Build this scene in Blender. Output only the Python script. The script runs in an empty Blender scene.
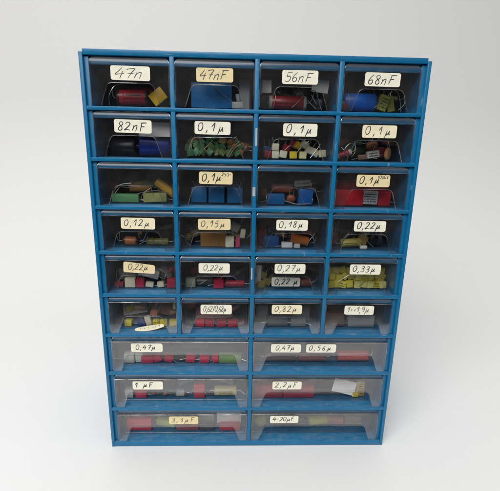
import bpy, bmesh, math, random
from mathutils import Vector, Matrix, Euler

R = math.radians
S = 0.001                                    # everything below is written in millimetres
scene = bpy.context.scene
col = scene.collection
rng = random.Random(7)

# ------------------------------------------------------------------ materials
def new_mat(name):
    m = bpy.data.materials.new(name); m.use_nodes = True
    nt = m.node_tree; nt.nodes.clear()
    return m, nt, nt.nodes, nt.links

def srgb(r, g, b):
    f = lambda c: (c / 255 / 12.92) if c / 255 <= 0.04045 else ((c / 255 + 0.055) / 1.055) ** 2.4
    return (f(r), f(g), f(b), 1)

def plastic(name, color, rough=0.4, var=0.12, scale=60, spec=0.5, bump=0.0, bscale=400, metal=0.0, dust=0.0, wear=False):
    m, nt, N, L = new_mat(name)
    out = N.new('ShaderNodeOutputMaterial'); p = N.new('ShaderNodeBsdfPrincipled')
    L.new(p.outputs[0], out.inputs[0])
    tc = N.new('ShaderNodeTexCoord')
    n = N.new('ShaderNodeTexNoise'); n.inputs['Scale'].default_value = scale; n.inputs['Detail'].default_value = 5
    L.new(tc.outputs['Object'], n.inputs['Vector'])
    mr = N.new('ShaderNodeMapRange'); mr.inputs['From Min'].default_value = 0.3; mr.inputs['From Max'].default_value = 0.7
    mr.inputs['To Min'].default_value = 1 - var; mr.inputs['To Max'].default_value = 1 + var
    L.new(n.outputs['Fac'], mr.inputs['Value'])
    mul = N.new('ShaderNodeMix'); mul.data_type = 'RGBA'; mul.blend_type = 'MULTIPLY'; mul.inputs['Factor'].default_value = 1
    mul.inputs[6].default_value = color
    L.new(mr.outputs[0], mul.inputs[7])
    base = mul.outputs[2]
    if dust > 0:                              # grey dust lying on upward faces, in patches and smears
        g = N.new('ShaderNodeNewGeometry'); sx = N.new('ShaderNodeSeparateXYZ'); L.new(g.outputs['Normal'], sx.inputs[0])
        up = N.new('ShaderNodeMapRange'); up.inputs['From Min'].default_value = 0.6; up.inputs['From Max'].default_value = 0.95
        L.new(sx.outputs['Z'], up.inputs['Value'])
        mp = N.new('ShaderNodeMapping'); mp.inputs['Scale'].default_value = (60, 160, 90); L.new(tc.outputs['Object'], mp.inputs['Vector'])
        dn = N.new('ShaderNodeTexNoise'); dn.inputs['Scale'].default_value = 1.6; dn.inputs['Detail'].default_value = 6; dn.inputs['Roughness'].default_value = 0.65
        L.new(mp.outputs[0], dn.inputs['Vector'])
        dr = N.new('ShaderNodeMapRange'); dr.inputs['From Min'].default_value = 0.4; dr.inputs['From Max'].default_value = 0.68
        dr.inputs['To Min'].default_value = 0.04; dr.inputs['To Max'].default_value = dust
        L.new(dn.outputs['Fac'], dr.inputs['Value'])
        mm = N.new('ShaderNodeMath'); mm.operation = 'MULTIPLY'; L.new(up.outputs[0], mm.inputs[0]); L.new(dr.outputs[0], mm.inputs[1])
        dm = N.new('ShaderNodeMix'); dm.data_type = 'RGBA'; L.new(mm.outputs[0], dm.inputs['Factor'])
        L.new(base, dm.inputs[6]); dm.inputs[7].default_value = (0.42, 0.46, 0.46, 1)
        base = dm.outputs[2]
    if wear:                                  # small pale scuffs and specks rubbed into the surface
        for mapsc, lo, hi, amt in (((420, 60, 55), .70, .76, .35), ((60, 60, 500), .71, .77, .30), ((330, 330, 330), .74, .79, .45)):
            mp = N.new('ShaderNodeMapping'); mp.inputs['Scale'].default_value = mapsc; mp.inputs['Rotation'].default_value = (0.2, 0.25, 0.3)
            L.new(tc.outputs['Object'], mp.inputs['Vector'])
            wn = N.new('ShaderNodeTexNoise'); wn.inputs['Scale'].default_value = 1; wn.inputs['Detail'].default_value = 2
            L.new(mp.outputs[0], wn.inputs['Vector'])
            wr = N.new('ShaderNodeMapRange'); wr.inputs['From Min'].default_value = lo; wr.inputs['From Max'].default_value = hi; wr.inputs['To Max'].default_value = amt
            L.new(wn.outputs['Fac'], wr.inputs['Value'])
            wm = N.new('ShaderNodeMix'); wm.data_type = 'RGBA'; L.new(wr.outputs[0], wm.inputs['Factor'])
            L.new(base, wm.inputs[6]); wm.inputs[7].default_value = (0.30, 0.42, 0.50, 1)
            base = wm.outputs[2]
    L.new(base, p.inputs['Base Color'])
    n2 = N.new('ShaderNodeTexNoise'); n2.inputs['Scale'].default_value = scale * 2.3; n2.inputs['Detail'].default_value = 6
    L.new(tc.outputs['Object'], n2.inputs['Vector'])
    rr = N.new('ShaderNodeMapRange'); rr.inputs['From Min'].default_value = 0.3; rr.inputs['From Max'].default_value = 0.7
    rr.inputs['To Min'].default_value = max(0.05, rough - 0.1); rr.inputs['To Max'].default_value = min(1, rough + 0.12)
    L.new(n2.outputs['Fac'], rr.inputs['Value']); L.new(rr.outputs[0], p.inputs['Roughness'])
    p.inputs['Specular IOR Level'].default_value = spec; p.inputs['Metallic'].default_value = metal
    if bump > 0:
        n3 = N.new('ShaderNodeTexNoise'); n3.inputs['Scale'].default_value = bscale; n3.inputs['Detail'].default_value = 4
        L.new(tc.outputs['Object'], n3.inputs['Vector'])
        b = N.new('ShaderNodeBump'); b.inputs['Strength'].default_value = bump; b.inputs['Distance'].default_value = 0.0004
        L.new(n3.outputs['Fac'], b.inputs['Height']); L.new(b.outputs[0], p.inputs['Normal'])
    return m

def clear(name, tint, film, rough=0.12, f0=0.05, film_col=(0.45, 0.44, 0.42, 1), scratch=True, broken=False, dust=0.0):  # dust also sets the painted pale sheen on upward faces
    """Thin clear polystyrene: passes light, mirrors by angle, carries a thin uneven film of dust and fine scratches."""
    m, nt, N, L = new_mat(name)
    out = N.new('ShaderNodeOutputMaterial')
    tr = N.new('ShaderNodeBsdfTransparent'); tr.inputs[0].default_value = (*tint, 1)
    gl = N.new('ShaderNodeBsdfGlossy'); gl.inputs['Roughness'].default_value = rough
    df = N.new('ShaderNodeBsdfDiffuse'); df.inputs[0].default_value = film_col
    lw = N.new('ShaderNodeLayerWeight'); lw.inputs['Blend'].default_value = 0.5
    pw = N.new('ShaderNodeMath'); pw.operation = 'POWER'; pw.inputs[1].default_value = 5; L.new(lw.outputs['Facing'], pw.inputs[0])
    ma = N.new('ShaderNodeMath'); ma.operation = 'MULTIPLY_ADD'; ma.inputs[1].default_value = 0.9; ma.inputs[2].default_value = f0
    L.new(pw.outputs[0], ma.inputs[0])
    glossfac = ma.outputs[0]
    tc = N.new('ShaderNodeTexCoord')
    oi = N.new('ShaderNodeObjectInfo')
    off = N.new('ShaderNodeVectorMath'); off.operation = 'ADD'; L.new(tc.outputs['Object'], off.inputs[0])
    sc_ = N.new('ShaderNodeVectorMath'); sc_.operation = 'SCALE'; sc_.inputs[3].default_value = 3.7
    cb = N.new('ShaderNodeCombineXYZ'); L.new(oi.outputs['Random'], cb.inputs[0]); L.new(oi.outputs['Random'], cb.inputs[2])
    L.new(cb.outputs[0], sc_.inputs[0]); L.new(sc_.outputs[0], off.inputs[1])
    n = N.new('ShaderNodeTexNoise'); n.inputs['Scale'].default_value = 48; n.inputs['Detail'].default_value = 8; n.inputs['Roughness'].default_value = 0.7
    L.new(off.outputs[0], n.inputs['Vector'])
    mr = N.new('ShaderNodeMapRange'); mr.inputs['From Min'].default_value = 0.35; mr.inputs['From Max'].default_value = 0.75
    mr.inputs['To Min'].default_value = film * 0.25; mr.inputs['To Max'].default_value = film * 2.6
    L.new(n.outputs['Fac'], mr.inputs['Value'])
    filmfac = mr.outputs[0]
    if scratch:
        mp = N.new('ShaderNodeMapping'); mp.inputs['Rotation'].default_value = (0, 0.5, 0.0); mp.inputs['Scale'].default_value = (30, 30, 900)
        L.new(off.outputs[0], mp.inputs['Vector'])
        v = N.new('ShaderNodeTexNoise'); v.inputs['Scale'].default_value = 1.0; v.inputs['Detail'].default_value = 3
        L.new(mp.outputs[0], v.inputs['Vector'])
        vr = N.new('ShaderNodeMapRange'); vr.inputs['From Min'].default_value = 0.68; vr.inputs['From Max'].default_value = 0.74
        vr.inputs['To Max'].default_value = film * 3.0
        L.new(v.outputs['Fac'], vr.inputs['Value'])
        ad = N.new('ShaderNodeMath'); ad.operation = 'ADD'; L.new(filmfac, ad.inputs[0]); L.new(vr.outputs[0], ad.inputs[1])
        filmfac = ad.outputs[0]
    if dust:                                  # dust plus a painted pale sheen where the surface turns upwards
        g = N.new('ShaderNodeNewGeometry'); sx = N.new('ShaderNodeSeparateXYZ'); L.new(g.outputs['Normal'], sx.inputs[0])
        ab = N.new('ShaderNodeMath'); ab.operation = 'ABSOLUTE'; L.new(sx.outputs['Z'], ab.inputs[0])
        ur = N.new('ShaderNodeMapRange'); ur.inputs['From Min'].default_value = 0.25; ur.inputs['From Max'].default_value = 0.8; ur.inputs['To Max'].default_value = dust
        L.new(ab.outputs[0], ur.inputs['Value'])
        ud = N.new('ShaderNodeMath'); ud.operation = 'ADD'; L.new(filmfac, ud.inputs[0]); L.new(ur.outputs[0], ud.inputs[1])
        filmfac = ud.outputs[0]
    m1 = N.new('ShaderNodeMixShader'); L.new(filmfac, m1.inputs[0]); L.new(tr.outputs[0], m1.inputs[1]); L.new(df.outputs[0], m1.inputs[2])
    if broken:                                # noise paints broken highlights into the moulded edges' gloss and film
        bn = N.new('ShaderNodeTexNoise'); bn.inputs['Scale'].default_value = 55; bn.inputs['Detail'].default_value = 3
        L.new(off.outputs[0], bn.inputs['Vector'])
        br = N.new('ShaderNodeMapRange'); br.inputs['From Min'].default_value = 0.40; br.inputs['From Max'].default_value = 0.62
        br.inputs['To Min'].default_value = 0.12; br.inputs['To Max'].default_value = 1.0
        L.new(bn.outputs['Fac'], br.inputs['Value'])
        for src_, slot in ((ma.outputs[0], 'g'), (filmfac, 'f')):
            mq = N.new('ShaderNodeMath'); mq.operation = 'MULTIPLY'; L.new(src_, mq.inputs[0]); L.new(br.outputs[0], mq.inputs[1])
            if slot == 'g': glossfac = mq.outputs[0]
            else: L.new(mq.outputs[0], m1.inputs[0])
    m2 = N.new('ShaderNodeMixShader'); L.new(glossfac, m2.inputs[0]); L.new(m1.outputs[0], m2.inputs[1]); L.new(gl.outputs[0], m2.inputs[2])
    # very slight waviness so that reflections are not perfect
    n3 = N.new('ShaderNodeTexNoise'); n3.inputs['Scale'].default_value = 45; n3.inputs['Detail'].default_value = 2
    L.new(off.outputs[0], n3.inputs['Vector'])
    b = N.new('ShaderNodeBump'); b.inputs['Strength'].default_value = 0.25; b.inputs['Distance'].default_value = 0.0006
    L.new(n3.outputs['Fac'], b.inputs['Height']); L.new(b.outputs[0], gl.inputs['Normal'])
    L.new(m2.outputs[0], out.inputs[0])
    return m

BLUE = plastic('blue_polystyrene', srgb(15, 105, 150), rough=0.36, var=0.07, scale=30, spec=0.45, bump=0.12, bscale=900, dust=0.2, wear=True)
CLEAR_F = clear('clear_front_plastic', (0.975, 0.975, 0.98), 0.010, rough=0.08, f0=0.088)
CLEAR_T = clear('clear_tray_plastic', (0.965, 0.965, 0.97), 0.006, rough=0.10, f0=0.04, scratch=False)
CLEAR_LIP = clear('clear_lip_plastic', (0.98, 0.98, 0.985), 0.010, rough=0.2, f0=0.022, film_col=(0.6, 0.6, 0.6, 1), dust=0.10)  # the dust term also paints the lip's pale overhead sheen
EDGE = clear('frosted_plastic_edge', (0.8, 0.81, 0.82), 0.10, rough=0.12, f0=0.16, film_col=(0.75, 0.75, 0.74, 1), scratch=False, broken=True)
BRONZE = plastic('dull_bronze_wire', (0.36, 0.29, 0.18, 1), rough=0.45, var=0.2, metal=0.5)
WIRE = plastic('tinned_wire', (0.55, 0.53, 0.50, 1), rough=0.32, var=0.1, metal=0.9)

_mc = {}
def pm(rgb, rough=0.42, **k):
    key = (rgb, rough, tuple(sorted(k.items())))
    if key not in _mc:
        _mc[key] = plastic('coloured_%d_%d_%d' % rgb, srgb(*rgb), rough=rough, var=0.14, scale=130, **k)
    return _mc[key]
def paper(rgb):
    key = ('paper', rgb)
    if key not in _mc:
        _mc[key] = plastic('paper_%d_%d_%d' % rgb, srgb(*rgb), rough=0.75, var=0.09, scale=85, spec=0.25, bump=0.15, bscale=1200)
    return _mc[key]
INK = plastic('dark_ink', (0.018, 0.018, 0.022, 1), rough=0.6, var=0.5, scale=500)
PENCIL = plastic('pencil_grey', (0.075, 0.072, 0.07, 1), rough=0.6, var=0.5, scale=500)
FAINT = plastic('faded_ink', (0.19, 0.18, 0.15, 1), rough=0.6, var=0.5, scale=500)
PRINT = plastic('black_print', (0.02, 0.02, 0.02, 1), rough=0.5, var=0.3, scale=300)

# ------------------------------------------------------------------ mesh helpers (mm)
def bm_box(bm, x0, x1, y0, y1, z0, z1, bev=0.0, seg=2):
    vs = [bm.verts.new((x, y, z)) for x in (x0, x1) for y in (y0, y1) for z in (z0, z1)]
    idx = [(0, 1, 3, 2), (4, 6, 7, 5), (0, 4, 5, 1), (2, 3, 7, 6), (0, 2, 6, 4), (1, 5, 7, 3)]
    fs = [bm.faces.new([vs[i] for i in f]) for f in idx]
    if bev > 0:
        es = list({e for f in fs for e in f.edges})
        bmesh.ops.bevel(bm, geom=es, offset=bev, segments=seg, profile=0.5, affect='EDGES')

def bm_revolve(bm, prof, n=28):
    """prof: (x along the axis, radius)"""
    rings = []
    for x, r in prof:
        if r < 1e-6: rings.append([bm.verts.new((x, 0, 0))])
        else: rings.append([bm.verts.new((x, r * math.cos(2 * math.pi * k / n), r * math.sin(2 * math.pi * k / n))) for k in range(n)])
    for a, b in zip(rings, rings[1:]):
        for k in range(n):
            j = (k + 1) % n
            if len(a) == 1 and len(b) == 1: continue
            if len(a) == 1: bm.faces.new((a[0], b[j], b[k]))
            elif len(b) == 1: bm.faces.new((a[k], a[j], b[0]))
            else: bm.faces.new((a[k], a[j], b[j], b[k]))

def smooth_path(pts, sub=6):
    pts = [Vector(p) for p in pts]
    if len(pts) < 3: return pts
    out = []
    for i in range(len(pts) - 1):
        p0 = pts[max(i - 1, 0)]; p1 = pts[i]; p2 = pts[i + 1]; p3 = pts[min(i + 2, len(pts) - 1)]
        for k in range(sub):
            t = k / sub
            out.append(0.5 * ((2 * p1) + (p2 - p0) * t + (2 * p0 - 5 * p1 + 4 * p2 - p3) * t * t + (3 * p1 - p0 - 3 * p2 + p3) * t ** 3))
    out.append(pts[-1])
    return out

def bm_tube(bm, pts, r, n=8):
    pts = [Vector(p) for p in pts]
    rings = []; prev = None
    for i, p in enumerate(pts):
        d = (pts[min(i + 1, len(pts) - 1)] - pts[max(i - 1, 0)])
        if d.length < 1e-9: d = Vector((1, 0, 0))
        d.normalize()
        if prev is None:
            a = d.orthogonal().normalized()
        else:
            a = prev - d * prev.dot(d)
            a = a.normalized() if a.length > 1e-6 else d.orthogonal().normalized()
        prev = a; b = d.cross(a)
        rings.append([bm.verts.new(p + (a * math.cos(2 * math.pi * k / n) + b * math.sin(2 * math.pi * k / n)) * r) for k in range(n)])
    for a, b in zip(rings, rings[1:]):
        for k in range(n):
            bm.faces.new((a[k], a[(k + 1) % n], b[(k + 1) % n], b[k]))
    bm.faces.new(rings[0][::-1]); bm.faces.new(rings[-1])

def bm_slab(bm, poly, y0, y1):
    """poly in (x, z), extruded from y0 to y1"""
    a = [bm.verts.new((x, y0, z)) for x, z in poly]; b = [bm.verts.new((x, y1, z)) for x, z in poly]
    bm.faces.new(a); bm.faces.new(b[::-1])
    n = len(poly)
    for k in range(n):
        j = (k + 1) % n
        bm.faces.new((a[j], a[k], b[k], b[j]))

def finish(name, bm, mats, parent=None, smooth=True, loc=None, rot=None, angle=35):
    bmesh.ops.recalc_face_normals(bm, faces=bm.faces)
    bmesh.ops.scale(bm, vec=(S, S, S), verts=bm.verts)
    me = bpy.data.meshes.new(name); bm.to_mesh(me); bm.free()
    for m in (mats if isinstance(mats, (list, tuple)) else [mats]): me.materials.append(m)
    if smooth:
        me.polygons.foreach_set('use_smooth', [True] * len(me.polygons))
        me.set_sharp_from_angle(angle=R(angle))
    o = bpy.data.objects.new(name, me); col.objects.link(o)
    if parent: o.parent = parent
    if loc: o.location = Vector(loc) * S
    if rot: o.rotation_euler = rot
    return o

def tag(o, label=None, cat=None, group=None, kind=None):
    if label: o['label'] = label
    if cat: o['category'] = cat
    if group: o['group'] = group
    if kind: o['kind'] = kind
    return o

def empty(name, loc=(0, 0, 0), rot=(0, 0, 0)):
    o = bpy.data.objects.new(name, None); col.objects.link(o)
    o.empty_display_size = 0.01
    o.location = Vector(loc) * S; o.rotation_euler = rot
    return o

# ------------------------------------------------------------------ cabinet dimensions
W, H, DEP = 300.0, 397.2, 150.0
PITCH, TOP, AX = 43.556, 396.23, 72.7
line_z = lambda i: TOP - PITCH * i            # centre of the horizontal line i (0 = top, 9 = bottom)
SH = 1.6                                      # half a shelf's thickness
DH = 2.0                                      # half a divider's thickness

# setting: white table running up into a white background in one soft curve
bm = bmesh.new()
prof = [(-303, -700), (-303, -8), (-301, -2.5), (-295, 0), (-200, 0), (0, 0), (150, 0), (300, 0)]
for k in range(1, 17):
    a = k / 16 * math.pi / 2
    prof.append((300 + 420 * math.sin(a), 420 - 420 * math.cos(a)))
prof += [(720, 900), (720, 1700)]
xs = [-1800, -900, -400, 0, 400, 900, 1800]
rows = [[bm.verts.new((x, y, z)) for x in xs] for y, z in prof]
for a, b in zip(rows, rows[1:]):
    for k in range(len(xs) - 1): bm.faces.new((a[k], a[k + 1], b[k + 1], b[k]))
m_bg = plastic('white_laminate', (0.79, 0.787, 0.78, 1), rough=0.55, var=0.008, scale=160, spec=0.3, bump=0.06, bscale=700)
bd = finish('backdrop', bm, m_bg, angle=80)
tag(bd, 'plain white tabletop curving up into the pale background', 'backdrop', kind='structure')

# cabinet
cab = empty('storage_cabinet')
tag(cab, 'blue plastic cabinet holding thirty clear drawers in nine rows', 'cabinet')
for s in (-1, 1):
    bm = bmesh.new()
    x0, x1 = sorted((s * W / 2, s * (W / 2 - 3.5)))
    bm_box(bm, x0, x1, 0, DEP, 0, H, bev=0.7)
    x0, x1 = sorted((s * (W / 2 - 3.4), s * (W / 2 - 7.6)))
    bm_box(bm, x0, x1, 2.6, DEP - 1, 3, H - 3, bev=0.5)
    finish('side_panel', bm, BLUE, cab)
bm = bmesh.new()
bm_box(bm, -W / 2 + 3.3, W / 2 - 3.3, 0.3, DEP - 0.4, H - 2.4, H + 2.3, bev=0.6)
bm_box(bm, -W / 2 + 7.4, W / 2 - 7.4, 4.7, 7.2, H - 9.2, H - 2.2, bev=0.3)
finish('top_panel', bm, BLUE, cab)
bm = bmesh.new()
bm_box(bm, -W / 2 + 3.3, W / 2 - 3.3, 0.25, DEP - 0.4, 0.3, 6.0, bev=0.6)
finish('bottom_panel', bm, BLUE, cab)
bm = bmesh.new(); bm_box(bm, -W / 2 + 3.3, W / 2 - 3.3, DEP - 3, DEP - 0.6, 5.5, H - 2.0)
finish('back_panel', bm, BLUE, cab)
for i in range(1, 9):
    z = line_z(i)
    bm = bmesh.new()
    bm_box(bm, -W / 2 + 3.3, W / 2 - 3.3, 0.15, DEP - 2.5, z - SH, z + SH, bev=0.5)
    bm_box(bm, -W / 2 + 7.5, W / 2 - 7.5, 4.7, 7.2, z - 8.0, z - SH + 0.3, bev=0.3)       # stop bar under the shelf's front
    finish('shelf', bm, BLUE, cab)
def divider(x, zlo, zhi):
    bm = bmesh.new(); bm_box(bm, x - DH, x + DH, 0.45, DEP - 2.7, zlo, zhi, bev=0.5)
    finish('divider', bm, BLUE, cab)
for x in (-AX, 0, AX): divider(x, line_z(6) - 0.5, TOP - 0.5)
divider(0, 4.5, line_z(6) + 0.5)

# ------------------------------------------------------------------ drawers
LIPH = 5.0
def round_rect(w, h, r, n=5):
    pts = []
    for cx, cz, a0 in ((w / 2 - r, h / 2 - r, 0), (-w / 2 + r, h / 2 - r, 90), (-w / 2 + r, -h / 2 + r, 180), (w / 2 - r, -h / 2 + r, 270)):
        for k in range(n + 1):
            a = R(a0 + 90 * k / n); pts.append((cx + r * math.cos(a), cz + r * math.sin(a)))
    return pts

ZT = PITCH - 7.6            # lower edge of the lip, above the shelf line below
ZB = SH + 0.7               # bottom of the front plate
def arch_path(w):
    """the finger cut-out: from the left foot up, across, and down to the right foot"""
    hl, top, r = 8.3, ZB + 18.5, 4.5
    xb, xt = w / 2 - hl, w / 2 - hl - 6.0
    d = Vector((xt - xb, top - ZB)); d.normalize()
    pts = [(xb, ZB)]
    corner = Vector((xt, top))
    a = corner - d * r; b = corner + Vector((-1, 0)) * r
    pts.append((a.x, a.y))
    for k in range(1, 8):
        t = k / 8
        q = a * (1 - t) ** 2 + corner * 2 * t * (1 - t) + b * t * t
        pts.append((q.x, q.y))
    pts.append((b.x, b.y))
    return [(-x, z) for x, z in pts] + pts[::-1]

def front_mesh(w):
    bm = bmesh.new()
    arch = arch_path(w)
    poly = [(-w / 2, ZB), (-w / 2, ZT), (w / 2, ZT), (w / 2, ZB)] + arch[::-1]
    # the two feet end in a rounded outer corner
    poly = [(-w / 2 + 1.2, ZB), (-w / 2, ZB + 1.5)] + poly[1:3] + [(w / 2, ZB + 1.5), (w / 2 - 1.2, ZB)] + arch[::-1]
    bm_slab(bm, poly, 0.6, 2.0)
    # web joining the plate to the tray, and the two side cheeks
    bm_box(bm, -w / 2 + 0.2, w / 2 - 0.2, 2.1, 11.9, ZT - 1.3, ZT - 0.1)
    for s in (-1, 1):
        x0, x1 = sorted((s * w / 2, s * (w / 2 - 1.2)))
        bm_box(bm, x0 + 0.05, x1 - 0.05, 2.1, 11.9, ZB + 6, ZT - 1.4)
    for f in bm.faces: f.material_index = 0
    # the cut-out's edge is turned inwards, which gives the plate its moulded thickness
    f0_ = [bm.verts.new((x, 2.05, z)) for x, z in arch]
    f1_ = [bm.verts.new((x * .995, 4.2, z + .25)) for x, z in arch]
    f2_ = [bm.verts.new((x * .995, 4.2, z + 1.1)) for x, z in arch]
    for k in range(len(arch) - 1):
        bm.faces.new((f0_[k], f0_[k + 1], f1_[k + 1], f1_[k])); bm.faces.new((f1_[k], f1_[k + 1], f2_[k + 1], f2_[k]))
    # curved lip along the top
    n0 = len(bm.faces)
    nx, ny, rc = 24, 8, 4.5
    def P(u, t, off):
        a = t * math.pi / 2 * 0.72
        z = ZT + LIPH * math.sin(a) / math.sin(math.pi / 2 * 0.72)
        y = 0.6 + 2.0 * (1 - math.cos(a)) / (1 - math.cos(math.pi / 2 * 0.72))
        tz = (z - ZT) / LIPH
        hw = w / 2 - (rc * (1 - math.sqrt(max(0.0, 1 - ((tz * LIPH - (LIPH - rc)) / rc) ** 2))) if tz * LIPH > LIPH - rc else 0)
        x = -hw + 2 * hw * u
        return (x, y + off, z)
    def sheet(off):
        g = [[bm.verts.new(P(i / nx, j / ny, off)) for i in range(nx + 1)] for j in range(ny + 1)]
        fs = []
        for j in range(ny):
            for i in range(nx): fs.append(bm.faces.new((g[j][i], g[j][i + 1], g[j + 1][i + 1], g[j + 1][i])))
        return fs
    for f in sheet(0) + sheet(1.1): f.material_index = 2
    # edges that catch the light: rim of the cut-out, rim of the lip, side edges
    k0 = len(bm.faces); bm.faces.ensure_lookup_table()
    bm_tube(bm, [(x, 0.7, z) for x, z in arch], 0.26, 6)
    rim = [P(0, j / ny, 0.5) for j in range(ny + 1)] + [P(i / nx, 1, 0.5) for i in range(1, nx)] + [P(1, j / ny, 0.5) for j in range(ny, -1, -1)]
    bm_tube(bm, rim, 0.4, 6)
    for s in (-1, 1): bm_tube(bm, [(s * (w / 2 - 0.1), 1.1, ZB + 1.5), (s * (w / 2 - 0.1), 1.1, ZT)], 0.38, 6)
    bm_tube(bm, [(-w / 2 + 0.4, 0.9, ZT), (w / 2 - 0.4, 0.9, ZT)], 0.3, 6)
    bm.faces.ensure_lookup_table()
    for f in bm.faces[k0:]: f.material_index = 1
    return bm

TF = SH + 1.2               # top of the tray's floor
def tray_mesh(w):
    bm = bmesh.new()
    tw = w - 3.0; y0, y1 = 12.0, 142.0; zb, zt = SH + 0.3, ZT - 0.2
    t = 1.2
    bm_box(bm, -tw / 2, tw / 2, y0, y1, zb, zb + 0.9)
    zf = zb + 0.95
    bm_box(bm, -tw / 2, tw / 2, y0, y0 + t, zf, zt - 3, bev=0.25, seg=1)
    bm_box(bm, -tw / 2, tw / 2, y1 - t, y1, zf, zt - 3)
    for s in (-1, 1):
        x0, x1 = sorted((s * tw / 2, s * (tw / 2 - t)))
        bm_box(bm, x0, x1, y0 + t + 0.05, y1 - t - 0.05, zf, zt - 3)
    for f in bm.faces: f.material_index = 0
    return bm

# handwriting: strokes in a unit-high box
G = {
 '0': (0.62, [[(.33, 1), (.1, .82), (.02, .45), (.12, .08), (.3, 0), (.5, .18), (.58, .6), (.48, .93), (.33, 1), (.22, .93)]]),
 '1': (0.42, [[(0, .52), (.2, .8), (.34, 1)], [(.34, 1), (.32, .5), (.26, 0)]]),
 '2': (0.62, [[(.06, .78), (.2, .98), (.44, .95), (.5, .72), (.3, .38), (.02, .04), (.05, .02), (.3, .08), (.58, .02)]]),
 '3': (0.58, [[(.06, .88), (.28, 1), (.48, .84), (.36, .58), (.18, .52), (.4, .48), (.52, .26), (.36, .02), (.12, 0), (.02, .12)]]),
 '4': (0.66, [[(.38, 1), (.2, .66), (.02, .36), (.3, .38), (.62, .44)], [(.5, .68), (.44, .3), (.4, -.05)]]),
 '5': (0.58, [[(.14, .98), (.1, .58), (.14, .56), (.36, .58), (.48, .36), (.36, .06), (.14, 0), (.02, .1)], [(.14, .98), (.54, 1)]]),
 '6': (0.56, [[(.44, 1), (.2, .74), (.04, .32), (.14, .03), (.34, .02), (.46, .24), (.36, .44), (.16, .4), (.05, .25)]]),
 '7': (0.6, [[(.02, .9), (.2, .98), (.56, 1), (.4, .6), (.24, 0)], [(.16, .48), (.54, .54)]]),
 '8': (0.56, [[(.42, .9), (.24, 1), (.1, .82), (.2, .6), (.4, .38), (.44, .12), (.24, 0), (.08, .16), (.18, .44), (.42, .66), (.46, .84), (.4, .92)]]),
 '9': (0.54, [[(.46, .82), (.3, 1), (.08, .84), (.1, .6), (.3, .54), (.46, .8), (.44, .4), (.3, 0)]]),
 ',': (0.26, [[(.14, .12), (.13, -.06), (.02, -.26)]]),
 'n': (0.62, [[(.1, .6), (.1, .3), (.02, -.02)], [(.06, .25), (.24, .54), (.42, .6), (.44, .35), (.4, -.06)]]),
 'F': (0.62, [[(.16, 1), (.12, .5), (.06, -.02)], [(.04, .95), (.3, .98), (.66, 1)], [(.1, .52), (.3, .54), (.48, .54)]]),
 'µ': (0.74, [[(.24, .58), (.14, .1), (.02, -.38)], [(.22, .5), (.2, .12), (.32, .08), (.46, .34), (.56, .6)], [(.56, .6), (.52, .2), (.56, .06), (.66, .12)]]),
 '/': (0.5, [[(.5, 1.1), (.24, .4), (.02, -.2)]]),
 '+': (0.5, [[(.04, .44), (.4, .48)], [(.24, .7), (.2, .2)]]),
 '÷': (0.52, [[(.04, .44), (.44, .48)], [(.25, .72), (.25, .64)], [(.22, .24), (.22, .16)]]),
 'V': (0.6, [[(.02, 1), (.14, .5), (.22, 0)], [(.22, 0), (.38, .5), (.56, 1)]]),
 '~': (0.56, [[(.02, .4), (.16, .6), (.32, .42), (.5, .6)]]),
 ' ': (0.35, []),
}
def write(bm, text, x0, z0, h, pen, rnd, y=0.0, slant=0.16, wmax=None, sp=0.2, xs=1.0):
    adv = sum(G[c][0] + 0.2 for c in text) - 0.2
    sx = h * xs
    if wmax and adv * h > wmax: sx = wmax / adv
    x = x0; lay = 0
    for c in text:
        w, strokes = G[c]
        jz = rnd.uniform(-.05, .05) * h; js = rnd.uniform(.92, 1.06); sl = slant + rnd.uniform(-.05, .05)
        for st in strokes:
            pts = smooth_path([((p[0] + p[1] * sl) * sx * 1.0, 0, p[1] * h * js) for p in st], 6)
            n = len(pts); Lq = []; Rq = []
            for i, p in enumerate(pts):
                d = pts[min(i + 1, n - 1)] - pts[max(i - 1, 0)]
                if d.length < 1e-9: d = Vector((0, 0, -1))
                d.normalize(); nn = Vector((-d.z, 0, d.x))
                wd = pen * 0.5 * (0.72 + 0.4 * math.sin(i / max(1, n - 1) * math.pi) + rnd.uniform(-.1, .1))
                yy = y - lay * 0.004 - i * 0.0008
                q = Vector((x + p.x, yy, z0 + jz + p.z))
                Lq.append(bm.verts.new(q + nn * wd)); Rq.append(bm.verts.new(q - nn * wd))
            for i in range(n - 1): bm.faces.new((Lq[i], Lq[i + 1], Rq[i + 1], Rq[i]))
            lay += 1
        x += (w + sp + rnd.uniform(-.03, .03)) * sx
    return x - x0

CREAM, TAN, IVORY, GREYL = (240, 236, 218), (232, 215, 170), (238, 229, 198), (200, 198, 186)
# (row, column, wide): label list [(text, dx, w, h, colour, tilt, ink, digit height, pen, extras)]
DR = {}
def DRAWER(r, c, desc, labels): DR[(r, c)] = (desc, labels)
DRAWER(1, 1, 'small clear drawer labelled 47n holding red cylinders and a yellow square', [('47n', 1, 33, 12.3, CREAM, -.6, PENCIL, 8.8, .66)])
DRAWER(1, 2, 'small clear drawer with tan 47nF label in front of a big blue body', [('47nF', 0, 31.5, 12, TAN, 0, PENCIL, 8.0, .75)])
DRAWER(1, 3, 'small clear drawer labelled 56nF with a dark red cylinder and black discs', [('56nF', .5, 31, 12, CREAM, 0, PENCIL, 8.0, .7)])
DRAWER(1, 4, 'small clear drawer labelled 68nF with a bright blue cylinder inside', [('68nF', 0, 31, 12, CREAM, -.5, INK, 8.0, .75)])
DRAWER(2, 1, 'small clear drawer labelled 82nF with a white slip of paper behind its label', [('82nF', .7, 32.5, 12, CREAM, -1.0, INK, 7.8, .85)])
DRAWER(2, 2, 'small clear drawer labelled 0,1 µ full of little green squares', [('0,1µ', -2, 31.5, 11.8, CREAM, -.5, INK, 7.8, .85)])
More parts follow.
